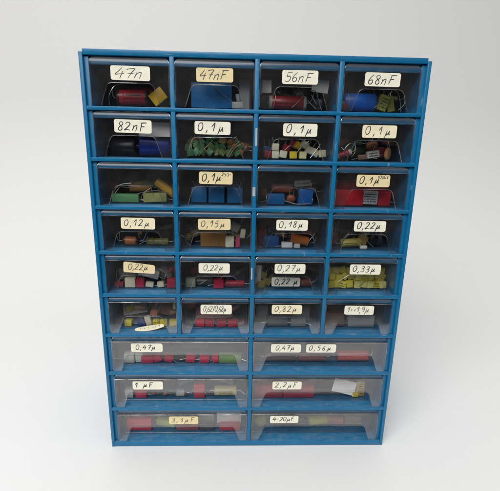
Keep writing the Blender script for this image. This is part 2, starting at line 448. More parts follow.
DRAWER(2, 3, 'small clear drawer labelled 0,1 µ with cream cubes and one yellow cube', [('0,1µ', 3, 30.5, 11.8, CREAM, 0, INK, 7.6, .85)])
DRAWER(2, 4, 'small clear drawer labelled 0,1 µ with tan discs and a grey block', [('0,1µ', 1.8, 31, 11.8, IVORY, 0, INK, 7.4, .75)])
DRAWER(3, 1, 'small clear drawer with no label, green and yellow tubes inside', [])
DRAWER(3, 2, 'small clear drawer with tan 0,1 µ label over three blue blocks', [('0,1µ', .7, 30.5, 11.8, TAN, -.5, INK, 7.4, .9, ('250~', 5.2, 2.5, 3.0))])
DRAWER(3, 3, 'small clear drawer with no label, blue blocks and a striped grey can inside', [])
DRAWER(3, 4, 'small clear drawer with tan 0,1 µ label over red and a printed grey block', [('0,1µ', .7, 31, 11.8, TAN, 0, INK, 7.0, .85, ('1000V', 4.0, 2.4, 3.2))])
DRAWER(4, 1, 'small clear drawer labelled 0,12 µ with a copper brown cylinder', [('0,12µ', .4, 31.5, 11.5, IVORY, -.8, INK, 6.6, .7)])
DRAWER(4, 2, 'small clear drawer labelled 0,15 µ with a gold brown block', [('0,15µ', -.8, 30.5, 11.2, TAN, .3, PENCIL, 6.6, .7)])
DRAWER(4, 3, 'small clear drawer labelled 0,18 µ with an orange brown tube', [('0,18µ', 0, 30, 11, CREAM, 0, INK, 6.6, .7)])
DRAWER(4, 4, 'small clear drawer labelled 0,22 µ with an olive cylinder and black discs', [('0,22µ', 2.2, 30.5, 11, CREAM, 0, INK, 6.8, .9)])
DRAWER(5, 1, 'small clear drawer with a torn tilted tan 0,22 µ label', [('0,22µ', -.8, 30, 11.5, TAN, -3.2, PENCIL, 6.4, .65)])
DRAWER(5, 2, 'small clear drawer with straight cream 0,22 µ label over crimson blocks', [('0,22µ', -1, 30, 11, CREAM, 0, PENCIL, 6.4, .65)])
DRAWER(5, 3, 'small clear drawer with two labels, 0,27 µ above a grey 0,22 µ', [('0,27µ', 0, 30, 10.6, CREAM, 0, PENCIL, 6.6, .7)])
DRAWER(5, 4, 'small clear drawer labelled 0,33 µ full of yellow cubes', [('0,33µ', 2, 30.5, 11, CREAM, 0, INK, 6.6, .8)])
DRAWER(6, 1, 'small clear drawer with a fallen curled label lying at its front', [])
DRAWER(6, 2, 'small clear drawer labelled 0,62/0,68 µ with a row of red blocks', [('0,62/0,68µ', .8, 31, 11, CREAM, 0, PENCIL, 6.6, .65)])
DRAWER(6, 3, 'small clear drawer labelled 0,82 µ holding greyish blocks', [('0,82µ', -1, 30.5, 10.6, IVORY, 0, PENCIL, 6.4, .7)])
DRAWER(6, 4, 'small clear drawer labelled 1++1,9 µ with a brown and a grey block', [('1++1,9µ', 0, 30, 10.4, CREAM, -.5, FAINT, 6.2, .8)])
DRAWER(7, 1, 'wide clear drawer with a single 0,47 µ label', [('0,47µ', -34, 32, 10.4, CREAM, 0, INK, 6.0, .75)])
DRAWER(7, 2, 'wide clear drawer with two labels, 0,47 µ and 0,56 µ', [('0,47µ', -36, 31, 10.2, CREAM, 0, INK, 5.8, .7), ('0,56µ', 0.5, 31, 10.2, CREAM, 0, INK, 5.8, .75)])
DRAWER(8, 1, 'wide clear drawer labelled 1 µF', [('1 µF', -35, 31.5, 10.4, CREAM, 0, INK, 6.2, .9)])
DRAWER(8, 2, 'wide clear drawer labelled 2,2 µF holding a tilted white paper', [('2,2µF', -33, 31, 10.2, CREAM, 0, PENCIL, 6.2, .75)])
DRAWER(9, 1, 'wide clear drawer with tan 3,3 µF label near its middle', [('3,3µF', 1.4, 31.5, 10.2, TAN, 0, FAINT, 6.0, .8)])
DRAWER(9, 2, 'wide clear drawer labelled 4÷20 µF', [('4÷20µF', -34, 31, 9.8, CREAM, 0, PENCIL, 5.8, .8)])

def extent(r, c):
    e = W / 2 - 7.9; g = DH + 0.5
    if r <= 6: return [(-e, -AX - g), (-AX + g, -g), (g, AX - g), (AX + g, e)][c - 1]
    return [(-e, -g), (g, e)][c - 1]
ORG = {}
proto = {}
for (r, c), (desc, labels) in DR.items():
    x0, x1 = extent(r, c); w = x1 - x0; cx = (x0 + x1) / 2; z = line_z(r) if r < 9 else 6.0 - SH
    t = empty('drawer', (cx, rng.uniform(-.35, .5), z + rng.uniform(-.1, .25)), (0, 0, R(rng.uniform(-.18, .18))))
    tag(t, desc, 'drawer', 'small drawers of the blue cabinet' if r <= 6 else 'wide drawers of the blue cabinet')
    ORG[(r, c)] = (cx, 13.4, z + TF + 0.15, w - 5.6)
    key = round(w, 2)
    if key not in proto:
        proto[key] = (finish('front_panel', front_mesh(w), [CLEAR_F, EDGE, CLEAR_LIP], t), finish('tray', tray_mesh(w), [CLEAR_T, EDGE], t, smooth=False))
    else:
        for p in proto[key]:
            o = p.copy(); col.objects.link(o); o.parent = t
    for lab in labels:
        text, dx, lw, lh, lc, tilt, ink, dh, pen = lab[:9]
        lh *= 0.93
        bm = bmesh.new()
        poly = round_rect(lw, lh, 1.7)
        if (r, c) == (5, 1): poly = [(px, pz - (max(0, px - 2) * .17 if pz > 0 else 0)) for px, pz in poly]
        bm_slab(bm, poly, -0.16, 0)
        lb = finish('label_sticker', bm, paper(lc), t, loc=(dx, 0.55, ZT - (1.4 if r == 7 else 1.7) - lh / 2), rot=(0, R(-tilt), 0), smooth=False)
        rnd = random.Random(r * 10 + c)
        bm = bmesh.new()
        glyphs = sum(G[q][0] for q in text)
        full = lw * (0.62 if text == '1 µF' else 0.64 if len(lab) > 9 else 0.80)
        if text in ('0,22µ', '0,47µ') and r != 4: full = lw * .68
        xs = 1.5 if text == '47n' else 1.16 if r <= 2 and 'F' in text else 1.0
        glyphs *= xs
        sp = min(.62, max(.05, (full / dh - glyphs) / (len(text) - 1)))
        wid = dh * (glyphs + sp * (len(text) - 1))
        k = 1.0 if wid <= full * 1.02 else full / wid
        dh *= .93; pen *= .86
        write(bm, text, -wid * k / 2 - dh * .08 - (2.6 if len(lab) > 9 else 3.4 if text == '1 µF' else 0), -dh * .48 + (.6 if 'µ' in text else 0), dh, pen, rnd, y=-0.2,
              wmax=None if k == 1.0 else (sum(G[q][0] + .2 for q in text) - .2) * dh * k, sp=sp / xs, xs=xs)
        if len(lab) > 9:
            tx, ex, eh, ez = lab[9]
            write(bm, tx, ex, 2.0, 3.0, .42, rnd, y=-0.2, slant=.05, wmax=9.8)
        finish('handwriting', bm, ink, lb, smooth=False)
    if (r, c) == (5, 3):                                  # the older label stuck on the tray behind the front plate
        bm = bmesh.new(); bm_slab(bm, round_rect(29, 9.6, 1.6), -0.16, 0)
        lb = finish('label_sticker', bm, paper(GREYL), t, loc=(-2.0, 11.9, TF + 8.6), smooth=False)
        lb['label'] = 'greyed older label stuck below the first one'
        bm = bmesh.new(); write(bm, '0,22 µ', -11.5, -2.6, 6.2, .8, random.Random(3), y=-0.2, wmax=23)
        finish('handwriting', bm, INK, lb, smooth=False)

# ------------------------------------------------------------------ contents
NAMES = {}
for k_, v_ in DR.items():
    t_ = v_[1][0][0] if v_[1] else None
    NAMES[k_] = t_
def lowest(pts, rot):
    m = Euler(rot).to_matrix()
    return min((m @ Vector(p)).z for p in pts)

def lead_tube(parent, pts, r=0.36, mat=None):
    bm = bmesh.new(); bm_tube(bm, smooth_path(pts, 4), r, 6)
    return finish('lead', bm, mat or WIRE, parent)

def put(d, x, y, base, rot, pts):
    cx, yf, zf, w = ORG[d]
    return (cx + x, yf + y, zf + base - lowest(pts, rot))

def marks_box(parent, w, h, y, rows, rnd, mat=PRINT, cover=.75):
    bm = bmesh.new()
    rh = h * .72 / rows
    for i in range(rows):
        z = h * .36 - (i + .5) * rh; x = -w * cover / 2 + rnd.uniform(0, .06) * w
        while x < w * cover / 2 - .5:
            l = rnd.uniform(.5, 1.1)
            bm_box(bm, x, x + l, y - .06, y + .02, z - rh * .26, z + rh * rnd.uniform(.1, .28))
            x += l + rnd.choice([.25, .3, .9])
    return finish('printed_marks', bm, mat, parent, smooth=False)

def box(d, x, y, size, rgb, label, rot=(0, 0, 0), base=0, leads='down', rows=0, group=None, rough=.4, name='capacitor', cat='capacitor', lmat=None):
    w, dd, h = size; rot = tuple(R(a) for a in rot)
    pts = [(sx * w / 2, sy * dd / 2, sz * h / 2) for sx in (-1, 1) for sy in (-1, 1) for sz in (-1, 1)]
    t = empty(name, put(d, x, y, base, rot, pts), rot)
    tag(t, label, cat, group)
    bm = bmesh.new(); bm_box(bm, -w / 2, w / 2, -dd / 2, dd / 2, -h / 2, h / 2, bev=min(.7, min(size) * .14))
    finish('body', bm, pm(rgb, rough), t)
    rnd = random.Random(int(abs(x) * 100 + y * 7) + d[0])
    if leads:
        for s in (-1, 1):
            q = rnd.uniform(-1.5, 1.5)
            if leads == 'down': p = [(s * w * .32, 0, -h / 2 + .1), (s * w * .33, q * .3, -h / 2 - 1.0), (s * w * .36 + q * .5, q, -h / 2 - 1.2)]
            elif leads == 'back': p = [(s * w * .32, dd / 2 - .1, 0), (s * w * .33 + q * .3, dd / 2 + 3, q * .4), (s * w * .36 + q, dd / 2 + 7, q)]
            elif leads == 'up': p = [(s * w * .32, 0, h / 2 - .1), (s * w * .34 + q * .3, q * .5, h / 2 + 2.5), (s * w * .4 + q, q - 1, h / 2 + 6)]
            else: p = [(s * w / 2 - s * .1, 0, -h * .2), (s * (w / 2 + 2.5), q * .6, -h * .25 + q * .3), (s * (w / 2 + 6), q, -h * .3 + q * .6)]
            lead_tube(t, p, .33, lmat)
    if rows: marks_box(t, w, h, -dd / 2, rows, rnd)
    return t

def cyl(d, x, y, L, D, rgb, label, rz=0, ry=0, base=0, ends=None, leads=True, rows=0, group=None, rough=.35, wire=None, band=None):
    rot = (0, R(ry), R(rz)); r = D / 2
    pts = [(sx * L / 2, 0, sz * r) for sx in (-1, 1) for sz in (-1, 1)]
    t = empty('capacitor', put(d, x, y, base, rot, pts), rot)
    tag(t, label, 'capacitor', group)
    bm = bmesh.new(); b = min(1.2, r * .25)
    bm_revolve(bm, [(-L / 2, 0), (-L / 2, r - b), (-L / 2 + b * .3, r - b * .3), (-L / 2 + b, r), (L / 2 - b, r), (L / 2 - b * .3, r - b * .3), (L / 2, r - b), (L / 2, 0)])
    finish('body', bm, pm(rgb, rough), t, angle=50)
    if ends:
        for s in (-1, 1):
            bm = bmesh.new(); q = L / 2
            bm_revolve(bm, [(s * (q - 2.6), 0), (s * (q - 2.6), r + .12), (s * (q - .3), r + .12), (s * (q + .25), r - .5), (s * (q + .25), 0)])
            finish('end_cap', bm, pm(ends, .3), t, angle=50)
    rnd = random.Random(int(abs(x) * 91 + L * 13 + y))
    if leads:
        for s in (-1, 1):
            q = rnd.uniform(-1, 1)
            pts = wire if wire else [(L / 2, 0, 0), (L / 2 + 3, 0, 0), (L / 2 + 5, q * 2, 1.5 + q), (L / 2 + 6.5, 3 + q * 2, 5 + 3 * q)]
            lead_tube(t, [(s * a, b_, c_) for a, b_, c_ in pts], .4)
    if rows:
        bm = bmesh.new()
        for i in range(rows):
            a0 = R(180 + (i - (rows - 1) / 2) * 24)     # facing -y and a little up
            xx = -L * .28
            while xx < L * .28:
                l = rnd.uniform(.8, 2.2)
                for aa in (-.07, .0):
                    a = a0 - R(18) + aa
                    yv, zv = (r + .05) * math.cos(a), -(r + .05) * math.sin(a)
                    y2, z2 = (r + .05) * math.cos(a + .07), -(r + .05) * math.sin(a + .07)
                    f = [bm.verts.new(v) for v in ((xx, yv, zv), (xx + l, yv, zv), (xx + l, y2, z2), (xx, y2, z2))]
                    bm.faces.new(f)
                xx += l + rnd.choice([.4, .5, 1.4])
        finish('printed_marks', bm, PRINT, t, smooth=False)
    return t

def disc(d, x, y, D, th, rgb, label, rot=(0, 0, 0), base=0, group=None, leads=True):
    """ceramic disc: its flat side faces the viewer before rotation"""
    rot = tuple(R(a) for a in rot); r = D / 2
    pts = [(r * math.cos(a), s * th / 2, r * math.sin(a)) for a in [k * math.pi / 12 for k in range(24)] for s in (-1, 1)]
    t = empty('capacitor', put(d, x, y, base, rot, pts), rot); tag(t, label, 'capacitor', group)
    bm = bmesh.new()
    pr = [(-th / 2, 0), (-th / 2, r * .7), (-th * .36, r * .9), (0, r), (th * .36, r * .9), (th / 2, r * .7), (th / 2, 0)]
    bm_revolve(bm, pr, 24)
    bmesh.ops.rotate(bm, cent=(0, 0, 0), matrix=Matrix.Rotation(R(90), 3, 'Z'), verts=bm.verts)
    finish('body', bm, pm(rgb, .5), t, angle=60)
    if leads:
        for s in (-1, 1): lead_tube(t, [(s * r * .4, 0, r * .8), (s * r * .45, .3, r + 2), (s * r * .5, 1.5, r + 5)], .32)
    return t

def slip(d, x, y, w, h, rgb, label, rot=(0, 0, 0), base=0, curl=1.0, name='paper_slip', cat='paper', dashes=False, group=None):
    rot = tuple(R(a) for a in rot)
    n, m = 10, 6
    P = lambda i, j: ((i / n - .5) * w, curl * (math.sin(i / n * math.pi) + .35 * math.sin(j / m * 5 + i * .4)), (j / m - .5) * h)
    pts = [P(i, j) for i in range(n + 1) for j in range(m + 1)]
    loc = put(d, x, y, base, rot, pts)
    bm = bmesh.new()
    for off, flip in ((0, 0), (.18, 1)):
        g = [[bm.verts.new((P(i, j)[0], P(i, j)[1] + off, P(i, j)[2])) for i in range(n + 1)] for j in range(m + 1)]
        for j in range(m):
            for i in range(n):
                f = (g[j][i], g[j][i + 1], g[j + 1][i + 1], g[j + 1][i])
                bm.faces.new(f[::-1] if flip else f)
    o = finish(name, bm, paper(rgb), loc=loc, rot=rot, angle=60)
    tag(o, label, cat, group)
    return o

def loose_wire(d, pts, label, r=.34, mat=None):
    cx, yf, zf, w = ORG[d]
    bm = bmesh.new(); bm_tube(bm, smooth_path([(cx + a, yf + b, zf + c) for a, b, c in pts], 6), r, 6)
    return tag(finish('wire', bm, mat or WIRE), label, 'wire')

RED, CRIM, DRED = (165, 30, 45), (190, 38, 70), (120, 22, 30)
YEL, BLU, DBL, GRN, OLV = (225, 180, 35), (22, 98, 165), (22, 50, 130), (60, 125, 85), (135, 140, 60)
CRM, WHT, GRY, BRN, BLK = (225, 220, 190), (246, 245, 240), (165, 165, 160), (140, 75, 40), (25, 24, 26)
TANB = (190, 125, 75)

D = (1, 1)
cyl(D, -3, 10.5, 28, 14.5, RED, 'red cylinder with black print at the front of the 47n drawer', ends=(50, 20, 22), rows=4)
cyl(D, 0, 27, 30, 17, (150, 30, 38), 'red cylinder lying behind the printed one in the 47n drawer', ends=(40, 20, 22), base=2)
box(D, 20.5, 4.5, (13.5, 5, 11.5), YEL, 'bright yellow square block propped on its corner in the 47n drawer', rot=(0, -38, 0), leads='back')
loose_wire(D, [(-24, 6, 1), (-23, 4, 9), (-18, 5, 17), (-12, 12, 20)], 'bare wire bent upright in the 47n drawer')
D = (1, 2)
box(D, -4, 15, (37, 20, 22), (18, 110, 168), 'large bright blue block filling the tan labelled 47nF drawer', leads=None)
box(D, 20, 5, (11, 5, 6), GRY, 'small grey block at the front of the 47nF drawer', leads=None)
loose_wire(D, [(16, 5, 5), (8, 3, 11), (1, 3, 16), (-3, 6, 21)], 'thin wire crossing the blue block in the 47nF drawer')
box(D, 26, 18, (10, 6, 26), (215, 213, 205), 'white upright block in the corner of the 47nF drawer', leads=None)
cyl(D, 20, 11, 7, 4, (200, 200, 196), 'small silver cylinder standing in the 47nF drawer', ry=80, leads=False, base=6)
D = (1, 3)
cyl(D, -7, 9, 34, 12.5, (135, 26, 34), 'dark red cylinder with silver ends in the 56nF drawer', ends=(150, 148, 140), rows=2,
    wire=[(17, 0, 0), (21, 0, 1), (24, 1, 8), (23, 2, 15), (20, 4, 17)])
disc(D, -17, 20, 17, 9, BLK, 'black round body behind the red cylinder, under the start of 56nF', rot=(0, 0, 8), base=5, leads=False)
disc(D, 6, 20, 18, 9, BLK, 'black round body behind the red cylinder, under the end of 56nF', rot=(0, 0, -10), base=5, leads=False)
disc(D, -28, 12, 14, 8, (20, 20, 22), 'black round body against the side wall of the 56nF drawer', rot=(0, 0, 25), leads=False)
cyl(D, 24, 16, 20, 11, (30, 29, 31), 'black cylinder turned end on in the 56nF drawer', rz=70)
loose_wire(D, [(12, 3, 17), (18, 3, 16), (21, 3, 8), (24, 3, 0)], 'bright wire leaning against the front of the 56nF drawer')
slip(D, -27, 5, 9, 11, (225, 222, 212), 'small white scrap above the black body at the side wall of the 56nF drawer', base=14.5, curl=.6)  # pale curved sheets, one near each side
slip(D, 22, 5, 15, 11, (225, 222, 212), 'white scrap behind the end of the 56nF label', base=15, rot=(0, 6, 0), curl=.8)
D = (1, 4)
cyl(D, -13, 10, 30, 16.5, (24, 98, 190), 'bright blue cylinder lying in the 68nF drawer')
box(D, 9, 8, (9, 6, 14), (165, 165, 75), 'olive yellow block leaning in the 68nF drawer', rot=(0, 18, 8), leads='up', rows=4)
box(D, 17.5, 13, (7, 6, 14), (145, 145, 60), 'second olive block standing further back in the 68nF drawer', rot=(0, -14, 0), leads='up')
cyl(D, -18, 27, 26, 17, (70, 45, 32), 'brown cylinder behind the blue one in the 68nF drawer', leads=False, base=5)
cyl(D, -28, 8, 12, 9, (120, 40, 40), 'dull red cylinder end on beside the blue one in the 68nF drawer', rz=80, leads=False)
loose_wire(D, [(10, 2, 20), (19, 2, 18), (23, 2, 10), (25, 2, 0)], 'bare wire arching down the side of the 68nF drawer')

D = (2, 1)
cyl(D, 14, 12, 28, 18, (24, 52, 150), 'dark blue cylinder lying in the 82nF drawer', ry=0, rz=8)
cyl(D, -14, 14, 24, 15, (28, 30, 40), 'black cylinder beside the dark blue one in the 82nF drawer', rz=-12)
box(D, 26, 26, (16, 12, 22), (26, 45, 120), 'dark blue block at the back of the 82nF drawer', leads=None)
slip(D, 17, 1.2, 30, 12.5, WHT, 'white slip of paper leaning on the dark blue cylinder behind the 82nF label', base=17.5, curl=.3)
D = (2, 2)
rnd = random.Random(22)
for i in range(24):
    lx = -26 + (i % 8) * 6.6 + rnd.uniform(-2, 2); lv = i // 8
    box(D, min(24, lx), 5 + lv * 3.5 + rnd.uniform(0, 3), (6.2, 2.6, 6.2), rnd.choice([(84, 142, 98), (72, 128, 86), (98, 150, 104), (92, 140, 84), (120, 145, 80)]), 'one of the small green square capacitors heaped in the 0,1 µ drawer',
        rot=(rnd.uniform(-35, 35), rnd.uniform(-60, 60), rnd.uniform(-30, 30)), base=lv * 4.3, leads='up' if i % 3 == 0 else None, group='green square capacitors heaped in a 0,1 µ drawer', lmat=BRONZE)
for i, (lx, lz) in enumerate([(17, 9), (23, 4), (13, 13), (27, 8)]):
    disc(D, lx, 6 + i * 2, 6.5, 2.6, (175, 115, 55), 'one of the small orange brown discs beside the green squares', rot=(20, i * 30, 20 - i * 15), base=lz - 3, group='orange brown discs in a 0,1 µ drawer')
for i, p in enumerate([[(-16, 3, 1), (-10, 2, 8), (-3, 3, 15)], [(-6, 2, 3), (-13, 2.5, 10), (-15, 4, 17)], [(10, 2, 1), (15, 2, 8), (22, 2.5, 15)], [(12, 3, 0), (18, 3, 9), (25, 4, 13)]]):
    loose_wire(D, p, 'one of the thin brownish wires lying across the green squares', .42, BRONZE)['group'] = 'wires across the green squares'
D = (2, 3)
B = (6.8, 6, 6.6)
for lx, ly, bz, ry, rgb, lab in [(-17, 5, 0, 0, CRM, 'lower cream cube of the stacked pair in the 0,1 µ drawer'), (-17, 5, 6.9, 2, CRM, 'upper cream cube of the stacked pair in the 0,1 µ drawer'),
        (-9.5, 5, .2, 8, CRM, 'cream cube between the stacked pair and the yellow cube'), (0, 4.5, 0, -2, (228, 200, 50), 'bright yellow cube at the front of the cream cubes'),
        (9, 4.5, 0, 2, (226, 216, 160), 'cream cube standing upright beside the bright yellow cube'), (11, 10, 8, 28, CRM, 'cream cube tilted on top of the others in the 0,1 µ drawer'),
        (15.5, 7, 3.5, 24, CRM, 'tilted cream cube above the wires in the 0,1 µ drawer'), (20.5, 6, 1, 35, CRM, 'cream cube lying on its edge in the 0,1 µ drawer'), (27.5, 5, 1.5, -6, (220, 212, 170), 'cream cube against the side of the 0,1 µ drawer'),
        (5.5, 12, 7, 30, (215, 185, 50), 'yellow cube tilted behind the cream cubes'), (1, 16, 9, 12, (165, 35, 50), 'red cube at the back of the cream cubes'),
        (-6, 13, 5, 20, (150, 40, 50), 'red cube behind the gap between cream and yellow cubes'), (-25, 9, 4, 5, (40, 70, 130), 'blue cube in the corner beside the cream cubes'), (-24.5, 4, 0, 10, (150, 40, 55), 'red cube lying in front of the blue cube')]:
    box(D, lx, ly, B, rgb, lab, rot=(0, ry, ry * .5), base=bz, leads='up' if bz > 2 else 'back')
for i, p in enumerate([[(3, 3, 5), (8, 3, 12), (14, 4, 16)], [(16, 2, 1), (22, 2.5, 9), (25, 3, 14)], [(-8, 3, 8), (-3, 3, 12), (2, 4, 9)]]):
    loose_wire(D, p, 'one of the thin wires sticking out between cream cubes', .3)['group'] = 'wires between the cream cubes'
D = (2, 4)
disc(D, 3.5, 9, 11.5, 3.6, TANB, 'tan disc lying nearly flat on top in the 0,1 µ drawer', rot=(48, 0, 5), base=8)
disc(D, 18, 5, 12, 3.6, (200, 135, 85), 'tan disc standing against the side of the 0,1 µ drawer', rot=(0, 0, 50))
box(D, 3.5, 4.5, (12, 5, 6.5), (185, 182, 170), 'light grey block beside the tan discs', rot=(0, -9, 4), base=1.2, leads='side', rows=2)
box(D, -4, 6, (12, 5, 4.5), (120, 85, 65), 'brown flat block beside the light grey block', rot=(0, -5, -6), leads='side')
cyl(D, -24, 6, 15, 5.5, (190, 40, 60), 'small red cylinder in the corner of the tan disc drawer', ry=-18, ends=(215, 205, 200))
cyl(D, -12, 15, 16, 10, (45, 70, 40), 'dark green cylinder at the back of the tan disc drawer', rz=30, base=2)
box(D, 12, 14, (10, 8, 10), (120, 35, 35), 'dark red block behind the tan discs', leads=None, base=2)
loose_wire(D, [(-20, 3, 2), (-24, 3, 9), (-19, 4, 15), (-14, 5, 13)], 'wire loop behind the front of the tan disc drawer')

D = (3, 1)
box(D, -14, 5.5, (25.5, 8, 7.5), (90, 145, 95), 'long green block at the front of an unlabelled drawer', leads='side')
box(D, 14, 5.5, (22, 8, 8.5), (150, 155, 95), 'long olive block beside the green one in an unlabelled drawer', rot=(0, -2, 3), leads='side', rows=0)
cyl(D, -2, 14, 20, 8.5, (150, 105, 60), 'shiny brown cylinder lying above the green block', base=8, rz=4, wire=[(10, 0, 0), (15, 0, .5), (20, -2, 2), (24, -3, 0)])
cyl(D, 13, 20, 12, 9, (130, 25, 45), 'dark red cylinder behind the olive block', base=11, leads=False)
cyl(D, 24, 11, 25, 8.5, (225, 175, 50), 'yellow tube slanting down beside the olive block', ry=38, base=1, leads=False)
box(D, -12, 26, (24, 6, 12), (40, 60, 50), 'dark green block at the back of an unlabelled drawer', base=14, leads=None)
loose_wire(D, [(-27, 3, 0), (-25, 2.5, 9), (-19, 3, 16), (-8, 4, 18)], 'bent wire at the front of the drawer with the green block')
loose_wire(D, [(-3, 2.5, 8), (8, 2.5, 10.5), (18, 3, 11), (27, 4, 9)], 'straight wire lying over the olive block')
D = (3, 2)
for lx, wv, lab in [(-16, 15, 'blue block under the start of the tan 0,1 µ label'), (0.5, 15.5, 'blue block in the middle of the three in the 0,1 µ drawer'), (18, 15, 'blue block under the end of the tan 0,1 µ label')]:
    box(D, lx, 7, (wv, 9, 14.5), (18, 94, 142), lab, rot=(-4, 0, lx * .15), leads='up')
    box(D, lx + 1, 20, (14, 9, 15), (18, 72, 112), lab.replace('blue block', 'darker blue block behind'), base=2, leads=None)
D = (3, 3)
cyl(D, -8, 15, 21, 10, (150, 85, 65), 'pinkish brown cylinder in the drawer with a striped can', base=9, rz=-6)
t = box(D, 11, 9, (16, 6, 6), (150, 150, 146), 'grey can with dark stripes lying on top in an unlabelled drawer', rot=(0, -5, 0), base=16.5, leads='side')
marks_box(t, 15, 5, -3, 1, random.Random(5))
box(D, -15, 6, (17, 9, 10), (18, 90, 145), 'blue block with a rounded end under the pinkish cylinder', leads='side')
box(D, 14, 6.5, (14, 9, 14.5), (18, 86, 155), 'square blue block under the striped can', rot=(0, 3, 0), leads='up')
disc(D, 0, 5, 9, 5, (150, 85, 60), 'brown disc between the two blue blocks', rot=(30, 0, 0))
box(D, 4, 20, (18, 8, 16), (45, 42, 44), 'black block at the back of the drawer with the striped can', leads=None, base=2)
loose_wire(D, [(-4, 2.5, 3), (4, 2, .8), (13, 2, .6), (20, 2.5, 2)], 'cream wire lying along the bottom between the blue blocks', .45)
loose_wire(D, [(4, 2, 17), (8, 2, 10), (13, 2, 1)], 'wire hanging down from the striped can')
D = (3, 4)
box(D, -4, 15, (56, 10, 24), (150, 22, 36), 'large deep red block filling the 0,1 µ 1000V drawer', leads=None, rough=.3)
box(D, -16, 5, (28, 7, 15), (185, 28, 42), 'red block at the front beside the printed grey block', leads='side', rough=.3)
box(D, 3.8, 4.8, (17, 6, 13), (175, 175, 170), 'grey block with rows of black print in the red drawer', rot=(0, 2, 0), base=1, leads=None, rows=4)
box(D, 19, 6, (12, 7, 14), (170, 25, 40), 'red block on the far side of the printed grey block', leads='side')

D = (4, 1)
cyl(D, -12, 6, 15.5, 8.5, (165, 95, 50), 'copper brown cylinder in the 0,12 µ drawer', ends=(45, 38, 34))
cyl(D, 14, 7, 22, 7, (120, 118, 60), 'olive tube beside the copper cylinder', wire=[(11, 0, 0), (15, 0, .5), (17, 0, 3), (19, 1, 7)])
box(D, 0, 22, (50, 12, 17), (40, 42, 50), 'dark block at the back of the 0,12 µ drawer', leads=None)
D = (4, 2)
box(D, -3, 8, (25, 10, 14.5), (150, 105, 50), 'gold brown ribbed block in the 0,15 µ drawer', leads='side')
box(D, 13.5, 4.5, (8.5, 7, 10.5), CRM, 'cream upright block beside the gold brown one', leads='up')
box(D, 21.5, 5, (4.5, 7, 9.5), (205, 60, 100), 'narrow pink block beside the cream one', leads=None)
box(D, 26.5, 8, (5, 6, 9), CRM, 'cream block raised against the side of the 0,15 µ drawer', base=8, rot=(0, 8, 0), leads='down')
box(D, 18.5, 14, (10, 6, 9), (170, 170, 150), 'pale grey block behind the pink one', base=12, rot=(0, 25, 0), leads='up')
cyl(D, -27, 10, 9, 7, (110, 100, 45), 'small olive cylinder in the corner of the 0,15 µ drawer', rz=60, base=5)
D = (4, 3)
cyl(D, 10, 7, 24, 9.5, (190, 105, 40), 'orange brown tube slanting across the 0,18 µ drawer', ry=13, rz=4, ends=(30, 28, 28))
box(D, -2, 4, (11, 5, 5.5), (215, 215, 210), 'white block under the orange brown tube', leads='side')
box(D, 8, 3.2, (6, 4, 4), (190, 185, 180), 'small pale block in front of the orange brown tube', leads=None)
box(D, -18, 8, (16, 9, 11), (30, 75, 125), 'dull blue block beside the white one in the 0,18 µ drawer', leads='up')
box(D, -26, 18, (8, 8, 22), (150, 35, 45), 'red upright block in the corner of the 0,18 µ drawer', leads=None)
D = (4, 4)
cyl(D, -9.5, 6, 21, 8.5, (165, 155, 75), 'olive yellow printed cylinder in the 0,22 µ drawer', ry=-4, rows=3)
box(D, 3, 8, (9, 6, 9), (160, 130, 70), 'tan block at the end of the olive cylinder', rot=(0, 20, 0), base=2, leads='up')
disc(D, 14, 8, 11, 5, BLK, 'black disc leaning in the 0,22 µ drawer', rot=(10, 0, 20), base=2)
disc(D, 20, 11, 11, 5, (32, 30, 30), 'black disc behind the leaning one', rot=(-8, 0, -20), base=1)
box(D, 3, 3, (7, 3.5, 3), (215, 212, 200), 'small white block lying in front of the tan one', leads=None)
for i, (lx, bz, rgb) in enumerate([(-28, 6, (110, 60, 45)), (-25, 1, (130, 45, 40)), (-23, 12, (60, 52, 50))]):
    disc(D, lx, 8 + i * 3, 9, 4, rgb, ['brown disc in the corner of the 0,22 µ drawer', 'reddish disc at the bottom corner of the 0,22 µ drawer', 'dark grey disc on top in the corner of the 0,22 µ drawer'][i], rot=(20, 0, 30 * i), base=bz)

D = (5, 1)
box(D, 4.5, 7, (20, 7, 8.5), (205, 203, 198), 'pale grey block tilted under the torn label', rot=(0, 15, 0), base=7.5, leads='side')
box(D, -14.5, 4.5, (10.5, 7, 9.5), CRM, 'cream block at the front under the torn label', leads='up')
box(D, -4.5, 5, (8, 7, 8.5), CRIM, 'crimson block beside the cream block under the torn label', leads='up')
box(D, 5, 3.4, (8, 5, 5), CRM, 'low cream block under the pale grey tilted one', rot=(0, 8, 0), leads=None)
box(D, 16, 4, (7, 5, 5.5), CRM, 'small cream block between wires in the torn label drawer', rot=(0, -5, 0), leads='side')
box(D, 27, 4.5, (9, 7, 9), CRIM, 'crimson block against the side of the torn label drawer', leads='side')
box(D, -20, 16, (17, 8, 12), (135, 130, 120), 'grey block at the back of the torn label drawer', base=4, rot=(0, -10, 0), leads=None)
box(D, 20, 16, (14, 8, 12), (150, 148, 138), 'pale block behind the small cream ones in the torn label drawer', base=5, rot=(0, 20, 0), leads='up')
box(D, -26, 5, (9, 6, 5), (150, 38, 60), 'dark crimson block in the corner of the torn label drawer', leads=None)
loose_wire(D, [(-27, 2, 0), (-24, 2, 10), (-18, 3, 17), (-10, 5, 18)], 'bent wire at the side of the torn label drawer')
loose_wire(D, [(14, 3, 20), (20, 2.5, 17), (25, 3, 11)], 'wire slanting down beside the torn label')
D = (5, 2)
box(D, 2.5, 4.5, (10.5, 7, 8.5), CRIM, 'crimson block at the front of the straight labelled 0,22 µ drawer', leads='side')
cyl(D, 19, 6, 20, 7, (175, 35, 55), 'crimson cylinder beside the crimson block', wire=[(10, 0, 0), (14, 0, 0), (16, 0, 1), (18, 0, 3)])
